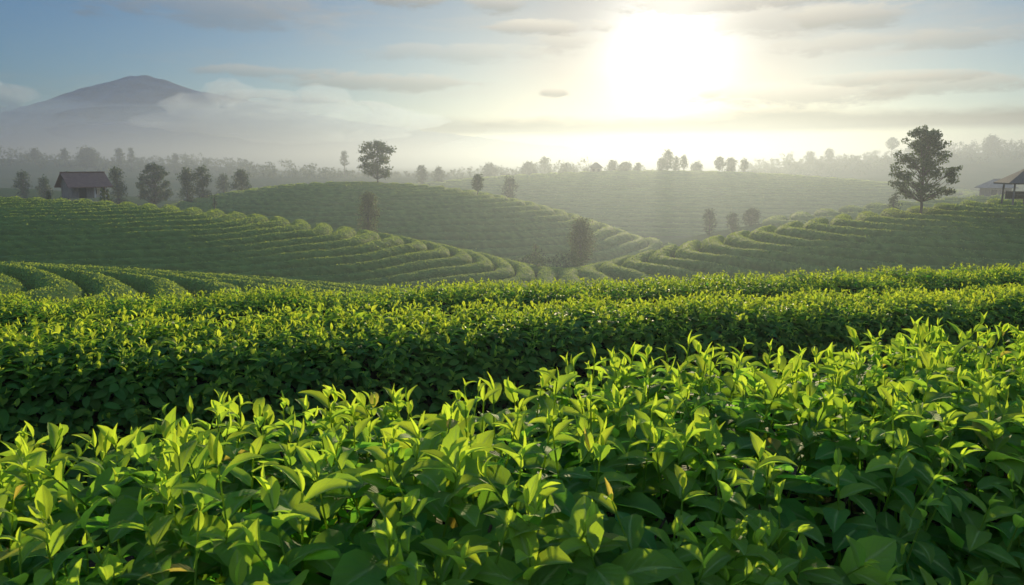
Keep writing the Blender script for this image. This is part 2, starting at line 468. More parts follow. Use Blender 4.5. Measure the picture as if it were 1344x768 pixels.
def hedge_surface(row, s, q, hw, h, seed, lump=0.03):
    """row centreline (with top z); s arclength pos array; q in -1..1 goes from front foot over the top to back foot.
       returns point, outward normal, tangent"""
    seg = np.linalg.norm(np.diff(row[:, :2], axis=0), axis=1); cum = np.concatenate([[0], np.cumsum(seg)])
    # smooth the polyline a bit
    def pos(ss):
        acc = 0
        for o_ in (-0.5, -0.25, 0, .25, .5):
            acc = acc + np.stack([np.interp(ss + o_, cum, row[:, k]) for k in range(3)], -1)
        return acc / 5
    C = pos(s); Tn = pos(s + .05) - pos(s - .05); Tn[:, 2] = 0; Tn = unit(Tn)
    Bn = np.stack([Tn[:, 1], -Tn[:, 0], np.zeros(len(s))], -1)      # points towards the camera side
    th = q * (math.pi * 0.5 + 0.0)                                  # -90..90 deg
    e = 0.42
    cs, sn = np.cos(th), np.sin(th)
    off = -np.sign(sn) * np.abs(sn) ** e * hw                       # super ellipse
    up = np.abs(cs) ** (e * 0.9)
    nx = -sn * np.abs(sn) ** .6; nz = np.maximum(cs, 0) ** 0.7
    P2 = np.stack([s, off], 1)
    lu = lump * vnoise(P2, 5.0, seed) + lump * .6 * vnoise(P2, 14.0, seed + 1)
    P = C + Bn * off[:, None]
    P[:, 2] = C[:, 2] - h * (1 - up)
    Nn = unit(Bn * nx[:, None] + np.array([0, 0, 1.0]) * (nz[:, None] + .02))
    P = P + Nn * lu[:, None]
    return P, Nn, Tn
def hedge_blocker(row, hw, h, name, parent, inset, seed):  # dark hull added under the leaves to block backlight
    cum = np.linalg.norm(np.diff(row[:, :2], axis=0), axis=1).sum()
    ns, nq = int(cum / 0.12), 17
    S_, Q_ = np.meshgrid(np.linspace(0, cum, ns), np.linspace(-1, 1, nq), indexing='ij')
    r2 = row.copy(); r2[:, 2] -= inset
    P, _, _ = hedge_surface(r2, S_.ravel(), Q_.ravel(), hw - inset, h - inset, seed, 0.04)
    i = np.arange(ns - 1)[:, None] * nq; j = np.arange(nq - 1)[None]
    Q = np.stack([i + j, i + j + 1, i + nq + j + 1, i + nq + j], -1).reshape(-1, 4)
    return mesh_obj(name, P, Q, MAT['blocker_dark'], parent, True)

def sample_q(n, front=0.25, top=0.55):
    """bias to the top; sign: -1 = front (camera side)"""
    # th parameter; the top plateau occupies |q| < ~.75 of super ellipse in off
    u = rng.random(n)
    off = rng.uniform(-1, 1, n)
    q_top = np.sign(off) * (np.arcsin(np.clip(np.abs(off) ** (1 / .42), 0, 1)) / (math.pi / 2))
    q_front = -1 + 0.48 * rng.random(n) ** 0.8 * 1.0
    hh = rng.random(n)
    q_front = -np.arccos(np.clip(hh ** (1 / (.42 * .9)), 0, 1)) / (math.pi / 2)
    q_back = -q_front
    return np.where(u < front, q_front, np.where(u < front + top, q_top, q_back))

def tea_shoots(row, s0, s1, n, hw, h, seed, scale=1.0, seg=8, across=4, smin=4, smax=7, front=.25, top=.6):
    """young flushes standing on the plucking table: bud + spiralled leaves + stem"""
    s = rng.uniform(s0, s1, n); q = sample_q(n, front, top)
    P, Nn, Tn = hedge_surface(row, s, q, hw, h, seed)
    upv = np.array([0, 0, 1.0])
    A = unit(Nn * 0.65 + upv * 0.60 + rng.normal(0, .28, (n, 3)))
    H = rng.uniform(.035, .095, n) * scale * 1.0
    P0 = P - A * 0.06 * scale
    vig = rng.uniform(.6, 1.2, n)
    LP, LD, LN, LL, LW, LB, LF_, LY = [], [], [], [], [], [], [], []
    stem = MB()
    ref = unit(np.cross(A, rng.normal(size=(n, 3)))); ref2 = np.cross(A, ref)
    ph0 = rng.uniform(0, 6.28, n)
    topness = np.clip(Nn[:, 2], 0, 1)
    for k in range(smax):
        alive = k < rng.integers(smin, smax + 1, n)
        f = k / (smax - 1)                     # 0 = bottom, 1 = bud
        ph = ph0 + k * 2.4 + rng.normal(0, .25, n)
        rad_ = ref * np.cos(ph)[:, None] + ref2 * np.sin(ph)[:, None]
        lean = (1.30 - 0.85 * f ** 1.3) + rng.normal(0, .20, n)      # angle from the axis
        D = unit(A * np.cos(lean)[:, None] + rad_ * np.sin(lean)[:, None])
        N = unit(A * np.sin(lean)[:, None] - rad_ * np.cos(lean)[:, None])
        base_ = P0 + A * ((H + .05 * scale) * (0.15 + 0.85 * f))[:, None]
        L = (0.083 - 0.050 * f ** 1.2) * scale * vig * rng.uniform(.75, 1.25, n)
        W = L * rng.uniform(.24, .33, n) * (1 - .28 * f)
        B = rng.uniform(.6, 1.75, n) * (1 - .35 * f)
        FO = rng.uniform(.12, .45, n) + .25 * f
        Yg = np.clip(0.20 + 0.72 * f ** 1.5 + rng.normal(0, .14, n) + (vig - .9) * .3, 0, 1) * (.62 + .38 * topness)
        m_ = alive if k < smax - 2 else np.ones(n, bool)
        for a_, b_ in zip((LP, LD, LN, LL, LW, LB, LF_, LY), (base_, D, N, L, W, B, FO, Yg)): a_.append(b_[m_])
    # the bud
    LP.append(P0 + A * ((H + .05 * scale))[:, None]); LD.append(unit(A + rng.normal(0, .08, (n, 3)))); LN.append(ref)
    LL.append(rng.uniform(.02, .034, n) * scale * vig); LW.append(rng.uniform(.0022, .0034, n) * scale); LB.append(rng.uniform(0, .5, n)); LF_.append(np.full(n, 1.1)); LY.append(np.full(n, .95))
    return [np.concatenate(z) for z in (LP, LD, LN, LL, LW, LB, LF_, LY)], (P0, A, H)
def mature_leaves(row, s0, s1, n, hw, h, seed, scale, depth, front=.3, top=.5, ybase=.0, lw=(.24, .32), L0=(.05, .085), dome=None):
    s = rng.uniform(s0, s1, n); q = sample_q(n, front, top)
    P, Nn, Tn = hedge_surface(row, s, q, hw, h, seed)
    dep = rng.random(n) ** 1.3 * depth
    P = P - Nn * dep[:, None]
    rnd = unit(rng.normal(size=(n, 3)))
    D = unit(rnd - 0.75 * Nn * np.sum(rnd * Nn, axis=1)[:, None] + np.array([0, 0, .12]))
    N = unit(Nn + np.array([0, 0, .35]) + rng.normal(0, .38, (n, 3)))
    D = unit(D - N * np.sum(D * N, axis=1)[:, None] * .7)
    L = rng.uniform(*L0, n) * scale; W = L * rng.uniform(*lw, n)
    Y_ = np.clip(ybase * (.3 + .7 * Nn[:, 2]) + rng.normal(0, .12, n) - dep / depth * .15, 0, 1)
    return [P, D, N, L, W, rng.uniform(.1, .9, n), rng.uniform(.05, .4, n), Y_]
def stems_mesh(P0, A, H, rad_, name, parent, n=4):
    m = len(P0)
    ref = unit(np.cross(A, np.array([.3, .9, .1]))); ref2 = np.cross(A, ref)
    th = np.linspace(0, 2 * math.pi, n, endpoint=False)
    ring = ref[:, None] * np.cos(th)[None, :, None] + ref2[:, None] * np.sin(th)[None, :, None]
    b0 = (P0 - A * .06)[:, None] + ring * rad_ * 1.25; b1 = (P0 + A * (H + .05)[:, None])[:, None] + ring * rad_ * .6
    V = np.concatenate([b0, b1], 1).reshape(-1, 3)
    j = np.arange(n); j2 = (j + 1) % n
    q = np.stack([j, j2, n + j2, n + j], -1)
    Q = (q[None] + (np.arange(m) * 2 * n)[:, None, None]).reshape(-1, 4)
    lf = np.zeros((len(V), 3), np.float32); lf[:, 1] = .5; lf[:, 2] = .5
    return mesh_obj(name, V, Q, MAT['tea_leaf_small'], parent, True, attrs={'lf': lf, 'yg': np.full(len(V), .55)})

# ---- the nearest hedge, filling the lower part of the view
def row_len(row): return np.linalg.norm(np.diff(row[:, :2], axis=0), axis=1).sum()
h1 = empty('tea_hedge', tuple(ROW1[2] - np.array([0, 0, HH])))
tag(h1, 'nearest tea hedge, large leaves and pale young shoots filling the bottom of the view', 'tea hedge', 'tea hedges on the near slope')
def world_child(o, root):
    o.parent = root; o.matrix_parent_inverse = root.matrix_basis.inverted(); return o
L1 = row_len(ROW1)
HW1 = 0.41
sa, sb = 1.6, 9.6
sh, (sp0, sA, sH) = tea_shoots(ROW1, sa, sb, int(3500), HW1, 0.80, 11, 1.0, front=.30, top=.62)
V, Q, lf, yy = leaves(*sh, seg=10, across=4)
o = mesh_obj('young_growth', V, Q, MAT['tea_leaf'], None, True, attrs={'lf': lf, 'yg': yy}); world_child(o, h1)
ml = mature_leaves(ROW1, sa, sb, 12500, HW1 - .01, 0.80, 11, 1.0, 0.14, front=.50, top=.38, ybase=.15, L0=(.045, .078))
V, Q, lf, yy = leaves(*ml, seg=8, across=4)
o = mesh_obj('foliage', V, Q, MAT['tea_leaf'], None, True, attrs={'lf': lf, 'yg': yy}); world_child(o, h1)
o = stems_mesh(sp0, sA, sH, .0016, 'green_stems', None); world_child(o, h1)
# woody branches inside
tw = MB()
for k in range(420):
    s_ = np.array([rng.uniform(sa, sb)]); q_ = np.array([rng.uniform(-.9, .7)])
    Pe, Ne, _ = hedge_surface(ROW1, s_, q_, HW1 - .04, .78, 11)
    foot = hedge_surface(ROW1, s_ + rng.normal(0, .12), np.array([0.0]), .1, .8, 11)[0][0]; foot[2] -= .74
    foot[:2] += rng.normal(0, .09, 2); e_ = Pe[0]
    t_ = np.linspace(0, 1, 7)[:, None]
    mid = (foot + e_) / 2 + rng.normal(0, .07, 3)
    pts = foot * (1 - t_) ** 2 + 2 * mid * t_ * (1 - t_) + e_ * t_ ** 2 + rng.normal(0, .006, (7, 3))
    tw.tube(pts, np.linspace(.008, .0018, 7) * rng.uniform(.6, 1.2), 5)
o = tw.build('branches', MAT['twig'], None, True); world_child(o, h1)
o = hedge_blocker(ROW1, HW1, .8, 'backlight_blocker', None, 0.17, 11); world_child(o, h1)  # added dark hull, keeps light from showing through

# ---- second and third hedge
def far_hedge(row, label, hw, n_sh, n_ml, seed, s0, s1, scale, seg, across, mat):
    root = empty('tea_hedge', tuple(row[1] - np.array([0, 0, HH])))
    tag(root, label, 'tea hedge', 'tea hedges on the near slope')
    sh, (p0, A_, H_) = tea_shoots(row, s0, s1, n_sh, hw, .80, seed, scale * .95, smin=3, smax=5, front=.12, top=.74)
    V, Q, lf, yy = leaves(*sh, seg=seg, across=across)
    o = mesh_obj('young_growth', V, Q, MAT[mat], None, True, attrs={'lf': lf, 'yg': yy}); world_child(o, root)
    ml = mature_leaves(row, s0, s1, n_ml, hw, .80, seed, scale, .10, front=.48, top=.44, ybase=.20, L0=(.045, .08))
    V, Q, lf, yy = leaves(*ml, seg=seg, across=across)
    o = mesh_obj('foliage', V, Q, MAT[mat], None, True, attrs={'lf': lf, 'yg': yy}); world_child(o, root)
    o = hedge_blocker(row, hw, .8, 'backlight_blocker', None, .10, seed); world_child(o, root)  # same added light-blocking hull, set closer to the surface
    return root
far_hedge(ROW2, 'second tea hedge back, bright top and dark shaded face, just behind the nearest hedge', .44, 6500, 30000, 21, 2.6, 14.0, 1.0, 4, 2, 'tea_leaf_small')
far_hedge(ROW3, 'third tea hedge back, a thin bright leafy band in front of the valley', .55, 8000, 26000, 31, 4.0, 22.0, 1.0, 3, 2, 'tea_leaf_small')

# ------------------------------------------------------------------ tea rows on the hills
ORD = ['topmost', 'second', 'third', 'fourth', 'fifth', 'sixth', 'seventh', 'eighth', 'ninth', 'tenth', 'eleventh', 'twelfth', 'thirteenth', 'fourteenth',
       'fifteenth', 'sixteenth', 'seventeenth', 'eighteenth', 'nineteenth', 'twentieth', 'twenty-first', 'twenty-second', 'twenty-third', 'twenty-fourth', 'twenty-fifth', 'twenty-sixth', 'twenty-seventh', 'twenty-eighth', 'twenty-ninth', 'thirtieth', 'thirty-first', 'thirty-second', 'thirty-third', 'thirty-fourth', 'thirty-fifth', 'thirty-sixth', 'thirty-seventh', 'thirty-eighth']
def visible_mask(P):
    """is the point within the frame (margin) and not behind nearer ground?"""
    d = P[:, 1] * math.cos(PITCH) - P[:, 2] * math.sin(PITCH)
    u = 672 + F_PX * P[:, 0] / d
    ok = (u > -130) & (u < 1474) & (P[:, 1] > 3)
    for f in np.linspace(.08, .97, 45):
        q = P * f
        ok &= terrain(q[:, 0], q[:, 1]) + .35 * (np.hypot(q[:,0], q[:,1]) < 12) < q[:, 2] + .9 + .6 * (1 - f)
    return ok
def hill_rows(name, sp, phi0, phi1, h, where, group, leafsize, kmax, step=.35, dens=.55, mat='tea_row', fill=.41):
    cx, cy_, a, b, rot, z0, H = DOMES[name]
    Rm = (a + b) / 2
    cr, sr = math.cos(rot), math.sin(rot)
    cnt = 0
    for k in range(kmax):
        r = (k + .6) * sp / Rm
        nphi = max(60, int(abs(phi1 - phi0) * math.pi / 180 * r * max(a, b) / step))
        ph = np.linspace(R(phi0), R(phi1), nphi)
        wob = 1 + .010 * np.sin(ph * 5 + k * .3) + .006 * np.sin(ph * 13 + k * .9)
        ex, ey = a * r * wob * np.cos(ph), b * r * wob * np.sin(ph)
        x = cx + ex * cr - ey * sr; y = cy_ + ex * sr + ey * cr
        zt = terrain(x, y); zd = dome_z(name, x, y)
        P = np.stack([x, y, zt], 1)
        ok = visible_mask(P) & (zt - zd < 1.3)
        if ok.sum() < 12: continue
        # longest run, bridging small holes
        idx = np.where(ok)[0]; runs = np.split(idx, np.where(np.diff(idx) > 25)[0] + 1)
        run = max(runs, key=len)
        if len(run) < 12: continue
        sel = np.arange(max(run[0] - 8, 0), min(run[-1] + 9, nphi))
        P = P[sel]; m_ = len(P)
        T_ = np.gradient(P, axis=0); T_[:, 2] = 0; T_ = unit(T_)
        Bn = np.stack([T_[:, 1], -T_[:, 0], np.zeros(m_)], 1)
        # local spacing
        gr = np.abs(dome_r(name, P[:, 0] + Bn[:, 0] * .1, P[:, 1] + Bn[:, 1] * .1) - dome_r(name, P[:, 0] - Bn[:, 0] * .1, P[:, 1] - Bn[:, 1] * .1)) / .2
        hw = np.clip(fill * sp / Rm / gr, .35, 1.35)
        cs = np.array([(-1.0, -.45), (-1.0, .15), (-.93, .50), (-.72, .80), (-.38, .97), (0, 1.02), (.38, .97), (.72, .80), (.93, .50), (1.0, .15), (1.0, -.45)])
        nc = len(cs)
        hv = h * (1 + .05 * vnoise(P[:, :2], .5, k))
        V = P[:, None] + Bn[:, None] * (hw[:, None] * cs[None, :, 0])[..., None]
        zsurf = terrain(V[..., 0], V[..., 1])
        V[..., 2] = .5 * zsurf + .5 * P[:, None, 2] + hv[:, None] * cs[None, :, 1]
        fl_ = V.reshape(-1, 3)
        nz = vnoise(fl_, 4.0, 50 + k) * .02 + vnoise(fl_, 11.0, 90 + k) * .012
        V = (fl_ + np.stack([rng.normal(0, .02, len(fl_)), rng.normal(0, .02, len(fl_)), nz * 1.2], 1)).reshape(m_, nc, 3)
        i = np.arange(m_ - 1)[:, None] * nc; j = np.arange(nc - 1)[None]
        Q = np.stack([i + j, i + j + 1, i + nc + j + 1, i + nc + j], -1).reshape(-1, 4)
        VV = [V.reshape(-1, 3)]; QQ = [Q]
        lf = [np.stack([np.full(m_ * nc, .5), np.full(m_ * nc, .5), rng.random(m_ * nc)], 1)]
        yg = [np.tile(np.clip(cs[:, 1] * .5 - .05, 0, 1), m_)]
        # leaf tufts over the surface
        length = np.linalg.norm(np.diff(P, axis=0), axis=1).sum()
        n = int(length * (2 * hw.mean() + 1.0) * dens / leafsize ** 2)
        if n > 0:
            fi = rng.uniform(0, m_ - 1.001, n); i0 = fi.astype(int); fr = (fi - i0)[:, None]
            ci = np.clip(rng.uniform(1, nc - 2.001, n), 0, nc - 1.001); c0 = ci.astype(int); fc = (ci - c0)[:, None]
            pt = (V[i0, c0] * (1 - fr) + V[i0 + 1, c0] * fr) * (1 - fc) + (V[i0, c0 + 1] * (1 - fr) + V[i0 + 1, c0 + 1] * fr) * fc
            pt[:, 2] += rng.uniform(-.5, .25, n) * leafsize
            D = unit(rng.normal(size=(n, 3)) * np.array([1, 1, .7]) + np.array([0, 0, .5])); N = unit(np.cross(D, rng.normal(size=(n, 3))))
            L = leafsize * rng.uniform(.7, 1.4, n)[:, None]; W = L * .33
            quad = np.stack([pt, pt + D * L * .5 + N * W, pt + D * L, pt + D * L * .5 - N * W], 1).reshape(-1, 3)
            VV.append(quad); QQ.append(np.arange(4 * n).reshape(-1, 4) + m_ * nc)
            lf.append(np.repeat(np.stack([np.full(n, .5), np.full(n, .5), rng.random(n)], 1), 4, axis=0))
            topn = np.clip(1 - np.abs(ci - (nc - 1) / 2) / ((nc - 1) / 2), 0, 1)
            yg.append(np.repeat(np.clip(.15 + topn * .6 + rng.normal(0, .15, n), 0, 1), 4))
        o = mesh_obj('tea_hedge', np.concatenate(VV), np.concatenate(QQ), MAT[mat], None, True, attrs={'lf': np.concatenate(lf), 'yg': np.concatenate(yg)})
        tag(o, f'tea row on {where}, {ORD[min(cnt, len(ORD) - 1)]} down from its top', 'tea row', group)
        cnt += 1
    print('rows', name, cnt)
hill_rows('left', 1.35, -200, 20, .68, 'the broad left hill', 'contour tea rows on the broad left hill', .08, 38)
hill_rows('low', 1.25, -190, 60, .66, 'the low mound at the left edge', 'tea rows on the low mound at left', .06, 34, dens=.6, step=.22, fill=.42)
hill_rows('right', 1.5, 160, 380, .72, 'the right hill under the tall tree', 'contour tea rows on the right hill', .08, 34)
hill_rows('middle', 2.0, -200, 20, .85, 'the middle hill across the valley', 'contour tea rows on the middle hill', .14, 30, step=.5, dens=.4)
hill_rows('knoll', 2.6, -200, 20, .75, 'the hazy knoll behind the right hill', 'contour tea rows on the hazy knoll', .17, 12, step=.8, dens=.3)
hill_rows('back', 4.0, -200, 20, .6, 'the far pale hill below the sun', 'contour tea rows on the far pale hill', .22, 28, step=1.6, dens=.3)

# ------------------------------------------------------------------ trees
def crown_mesh(puffs, per, leaf, seed, name, mat, parent, flat=.75):
    """puffs: list of (centre, radius)"""
    r = np.random.default_rng(seed)
    P = []
    for (c, rr) in puffs:
        n = max(12, int(per * rr * rr / (leaf * leaf)))
        d = unit(r.normal(size=(n, 3))); rad_ = rr * r.random(n) ** .45
        lump = 1 + .28 * vnoise(d * 2.0, 2.2, seed + int(abs(c[0]) * 97) % 89)
        p_ = d * (rad_ * lump)[:, None]; p_[:, 2] *= flat
        P.append(p_ + np.asarray(c))
    P = np.concatenate(P); n = len(P)
    D = unit(r.normal(size=(n, 3))); N = unit(np.cross(D, r.normal(size=(n, 3))))
    L = leaf * r.uniform(.6, 1.5, n)[:, None]; W = L * .42
    quad = np.stack([P, P + D * L * .5 + N * W, P + D * L, P + D * L * .5 - N * W], 1).reshape(-1, 3)
    lf = np.repeat(np.stack([np.full(n, .5), np.full(n, .5), r.random(n)], 1), 4, axis=0)
    yg = np.repeat(np.clip(r.normal(.35, .25, n), 0, 1), 4)
    return mesh_obj(name, quad, np.arange(4 * n).reshape(-1, 4), mat, parent, False, attrs={'lf': lf, 'yg': yg})
def tree(u, vtop, y, halfw_px, crown_bottom, label, kind='round', group=None, mat='tree_leaf', seed=0, leaf_px=1.7, name='tree', lean=0.0, cat='tree', trunk_r=.022, vbase=None):
    """u,vtop pixel of the top, y distance; crown_bottom = fraction of the height where the crown starts"""
    top = at(u, vtop, y); x = top[0]
    z0 = float(terrain(x, y)) - .15 if vbase is None else float(at(u, vbase, y)[2])
    Hh = top[2] - z0
    ppm = F_PX / y; cw = halfw_px / ppm * (1.12 if u < 1000 and kind == 'spread' else 1.0 if kind == 'spread' else 1.18); leaf = leaf_px / ppm
    root = empty(name, (x, y, z0)); tag(root, label, cat, group)
    r = np.random.default_rng(seed + 100)
    cb = crown_bottom * Hh; ch = Hh - cb
    puffs, tr = [], MB()
    tz = np.linspace(0, Hh * (.9 if kind != 'column' else .8), 12)
    tx = np.cumsum(r.normal(0, .004 * Hh, 12)) + lean * tz; ty = np.cumsum(r.normal(0, .004 * Hh, 12)); tx -= tx[0]; ty -= ty[0]
    trk = np.stack([tx, ty, tz], 1)
    tr.tube(trk, np.interp(tz, [0, .06 * Hh, Hh], [trunk_r * Hh * 1.5, trunk_r * Hh, trunk_r * Hh * .25]), 8)
    if kind == 'spread': npf, prmin, prmax = 100, .13, .215
    elif kind == 'round': npf, prmin, prmax = 30, .32, .50
    elif kind == 'column': npf, prmin, prmax = 30, .42, .66
    elif kind == 'tiered': npf, prmin, prmax = 56, .19, .30
    else: npf, prmin, prmax = 7, .40, .60
    for k in range(npf):
        if k < 2 and kind != 'far': hz = .93 - .05 * k; f = .12 * k
        else: hz = (((k // 2) * .618) % 1) * .86 + .04 + r.normal(0, .04); f = None
        # crown outline (relative half width at height hz)
        if kind == 'spread': wmax = np.interp(hz, [0, .12, .35, .6, .85, 1], [.55, .92, 1.0, .80, .46, .1])
        elif kind == 'column': wmax = np.interp(hz, [0, .2, .5, .8, 1], [.45, .8, .85, .6, .2])
        elif kind == 'tiered': wmax = np.interp(hz, [0, .2, .5, .8, 1], [.60, .95, 1.0, .80, .3])
        else: wmax = np.interp(hz, [0, .2, .5, .8, 1], [.55, .85, .9, .65, .2])
        rp = r.uniform(prmin, prmax) * cw
        an = r.uniform(0, 6.28) if k % 2 == 0 else an + math.pi + r.normal(0, .5)
        rr = (wmax * cw - rp * .6) * (r.random() ** .45 if f is None else f)
        rr = max(rr, 0)
        zc = cb + hz * ch - (rp * .35 if hz > .85 else 0)
        bx = np.interp(zc, tz, tx); by = np.interp(zc, tz, ty)
        cpt = np.array([bx + rr * math.cos(an), by + rr * math.sin(an), zc])
        puffs.append((cpt, rp))
        zs = max(zc - rr * r.uniform(.5, .9) - .05 * Hh, cb * .85)
        zs = min(zs, tz[-1])
        st_ = np.array([np.interp(zs, tz, tx), np.interp(zs, tz, ty), zs])
        t_ = np.linspace(0, 1, 6)[:, None]
        mid = (st_ + cpt) / 2 + np.array([0, 0, -.08 * rr]) + r.normal(0, .04 * cw, 3)
        tr.tube(st_ * (1 - t_) ** 2 + 2 * mid * t_ * (1 - t_) + cpt * t_ ** 2, np.linspace(trunk_r * Hh * .38, trunk_r * Hh * .08, 6), 5)
    tr.build('trunk', MAT['bark'], root, True)
    dn = {'spread': .95, 'tiered': .8, 'round': .62, 'column': .50, 'far': .6}[kind]
    crown_mesh(puffs, dn * 9.0, leaf, seed + 5, 'crown', MAT[mat], root, flat=.62 if kind in ('spread', 'tiered') else .85)
    return root
TREES = [
 # u, vtop, y, halfw, cb, label, kind, mat, extra
 (1219, 160, 57, 45, .25, 'tall spreading tree with open layered crown standing alone on the right hill', 'spread', 'tree_leaf', dict(seed=3, leaf_px=2.4, trunk_r=.014)),
 (494, 181, 121, 23, .22, 'lone dark tree with rounded open crown on top of the middle hill', 'tiered', 'tree_leaf', dict(seed=9, leaf_px=1.9, trunk_r=.016)),
 (482, 249, 84, 16, .22, 'narrow oval tree rising between the left hill and the middle hill', 'column', 'tree_leaf_warm', dict(seed=12)),
 (762, 284, 82, 19, .36, 'brownish tree with broad upright crown low in the hazy valley', 'column', 'tree_leaf_warm', dict(seed=14, leaf_px=1.8)),
 (627, 228, 118, 8.5, .42, 'small lollipop shaped tree on the descending crest of the middle hill', 'round', 'tree_leaf', dict(seed=16)),
 (670, 229, 152, 13.5, .30, 'faint round tree just behind the descending crest of the middle hill', 'round', 'tree_leaf', dict(seed=18)),
 (28, 222, 128, 12, .10, 'slim hazy tree at the far left behind the tea hill', 'round', 'tree_leaf', dict(seed=20)),
 (57, 230, 132, 11, .12, 'small bushy tree between the slim tree and the tiled hut', 'round', 'tree_leaf', dict(seed=22)),
 (86, 219, 100, 12, .15, 'dark round tree behind the left end of the tiled hut', 'round', 'tree_leaf', dict(seed=24)),
 (152, 216, 116, 12, .12, 'upright bushy tree just to the right of the tiled hut', 'column', 'tree_leaf', dict(seed=26)),
 (200, 210, 122, 23, .25, 'wide airy tree with a flat-topped crown on the left skyline', 'spread', 'tree_leaf', dict(seed=28)),
 (244, 219, 118, 14, .14, 'left one of two dense round trees grown together on the skyline', 'round', 'tree_leaf', dict(seed=30)),
 (265, 217, 119, 13, .12, 'right one of two dense round trees grown together on the skyline', 'round', 'tree_leaf', dict(seed=32)),
 (316, 221, 128, 13, .12, 'squat round tree by the left end of the middle hill crest', 'round', 'tree_leaf', dict(seed=34)),
 (292, 226, 165, 11, .12, 'faint loose tree behind the squat round tree', 'round', 'tree_leaf', dict(seed=36)),
 (1175, 251, 78, 10, .05, 'low round bush behind the crest left of the tall spreading tree', 'round', 'tree_leaf', dict(seed=38, name='bush', cat='bush')),
 (932, 272, 118, 10, .15, 'leftmost pale round tree of three on the hazy knoll', 'round', 'tree_leaf', dict(seed=40)),
 (963, 279, 116, 8.5, .18, 'smallest, middle pale tree of three on the hazy knoll', 'round', 'tree_leaf', dict(seed=42)),
 (987, 273, 120, 12, .16, 'rightmost and broadest pale tree of three on the hazy knoll', 'round', 'tree_leaf', dict(seed=44)),
 (284, 250, 92, 5, .2, 'thin sapling sticking up behind the crest of the left hill', 'column', 'tree_leaf', dict(seed=46, name='sapling', cat='sapling')),
 (703, 317, 78, 7, .1, 'dim slender bush in the valley left of the brownish tree', 'round', 'tree_leaf_warm', dict(seed=47, name='bush', cat='bush')),
]
for (u, vt, y, hwp, cb, lab, kind, mt, ex) in TREES:
    tree(u, vt, y, hwp, cb, lab, kind, mat=mt, **ex)
CREST = [
 (877, 196, 246, 9, .15, 'tallest dark tree of the clump on the far pale hill crest'),
 (868, 206, 247, 6, .1, 'shorter tree hugging the left of the tallest crest tree'),
 (888, 205, 248, 6, .12, 'shorter tree hugging the right of the tallest crest tree'),
 (898, 203, 250, 6, .3, 'small separate tree right of the crest clump with a bare stem'),
 (945, 205, 256, 7, .25, 'slim crest tree left of the dense round one below the sun'),
 (959, 207, 258, 9, .15, 'dense round crest tree between two slim ones below the sun'),
 (977, 208, 262, 6, .3, 'thin crest tree right of the dense round one'),
 (821, 213, 247, 9, .1, 'low domed tree on the far crest right of the silhouetted hut'),
 (805, 211, 262, 8, .15, 'pale low tree close behind the silhouetted hut'),
 (915, 213, 262, 8, .1, 'low faint crest tree between the clump and the dense round one'),
 (838, 214, 255, 6, .1, 'small faint crest tree left of the tree clump'),
 (553, 216, 240, 8, .15, 'tall pale tree in the mist right of the lone tree'),
 (576, 219, 250, 9, .1, 'broad pale tree in the mist beside the tall pale one'),
 (714, 205, 330, 6, .45, 'thin faint tree poking above the misty treeline in the middle'),
 (451, 197, 330, 6, .45, 'thin pale tree poking above the treeline left of the lone tree'),
 (643, 215, 300, 12, .1, 'broad misty tree in the line behind the lollipop tree'),
 (694, 213, 300, 12, .1, 'broad misty tree at the left end of the far pale hill'),
 (742, 214, 290, 9, .1, 'misty tree halfway along the far pale hill crest'),
]
for k, (u, vt, y, hwp, cb, lab) in enumerate(CREST):
    tree(u, vt, y, hwp, cb, lab, 'round', seed=60 + 2 * k, group='trees along the far crest', leaf_px=1.6)
RIDGE = [(1172, 180, 400, 9, .55, 'umbrella-topped tree standing above the right wooded ridge', 'spread'),
 (1090, 194, 395, 7, .3, 'tall dark tree rising from the slope of the right wooded ridge', 'round'),
 (1064, 198, 390, 7, .3, 'round-headed tree low on the slope of the right wooded ridge', 'round'),
 (1303, 178, 395, 11, .3, 'rounded high tree at the start of the dense block of right ridge woods', 'round'),
 (1200, 184, 405, 7, .4, 'small ridge tree just left of the tall spreading tree', 'round'),
 (84, 195, 400, 5, .4, 'pointed tree on the left wooded ridge above the hut', 'column'),
 (115, 196, 395, 16, .2, 'broad dark crown topping the left wooded ridge', 'round'),
 (157, 194, 400, 6, .3, 'slender crown on the left wooded ridge right of the broad one', 'column'),
 (171, 193, 402, 5, .3, 'small round head above the left wooded ridge', 'round'),
 (230, 201, 410, 5, .35, 'little tree on the falling end of the left wooded ridge', 'round'),
 (45, 196, 400, 6, .4, 'thin tree on the left wooded ridge near the picture edge', 'column')]
for k, (u, vt, y, hwp, cb, lab, kd) in enumerate(RIDGE):
    tree(u, vt, y, hwp, cb, lab, kd, seed=140 + 2 * k, group='trees above the wooded ridges', leaf_px=1.6)

# far woods that read as one mass
def wood(name, pts, label, hmin, hmax, seed, leaf_px=1.6):
    r = np.random.default_rng(seed)
    puffs = []
    for (x, y) in pts:
        z = float(terrain(x, y)); hh = r.uniform(hmin, hmax) * (1.4 if r.random() < .07 else 1) * (.75 + .35 * math.sin(x * .045 + y * .02))
        w = hh * r.uniform(.32, .60)
        for k in range(6):
            hz = r.uniform(.2, 1)
            puffs.append((np.array([x + r.normal(0, w * .55), y + r.normal(0, w * .5), z + hh * (hz - .12)]), w * r.uniform(.35, .62) * (1.15 - .45 * hz)))
    leaf = leaf_px * np.median([p[1] for p in pts]) / F_PX
    o = crown_mesh(puffs, 4.0, leaf, seed, name, MAT['tree_leaf'], None, .9)
    tag(o, label, 'woods', kind='stuff')
def scatter(n, u0, u1, y0, y1, seed):
    r = np.random.default_rng(seed); out_ = []
    for _ in range(n):
        y = r.uniform(y0, y1); u = r.uniform(u0, u1)
        out_.append(((u - 672) / F_PX * y, y))
    return out_
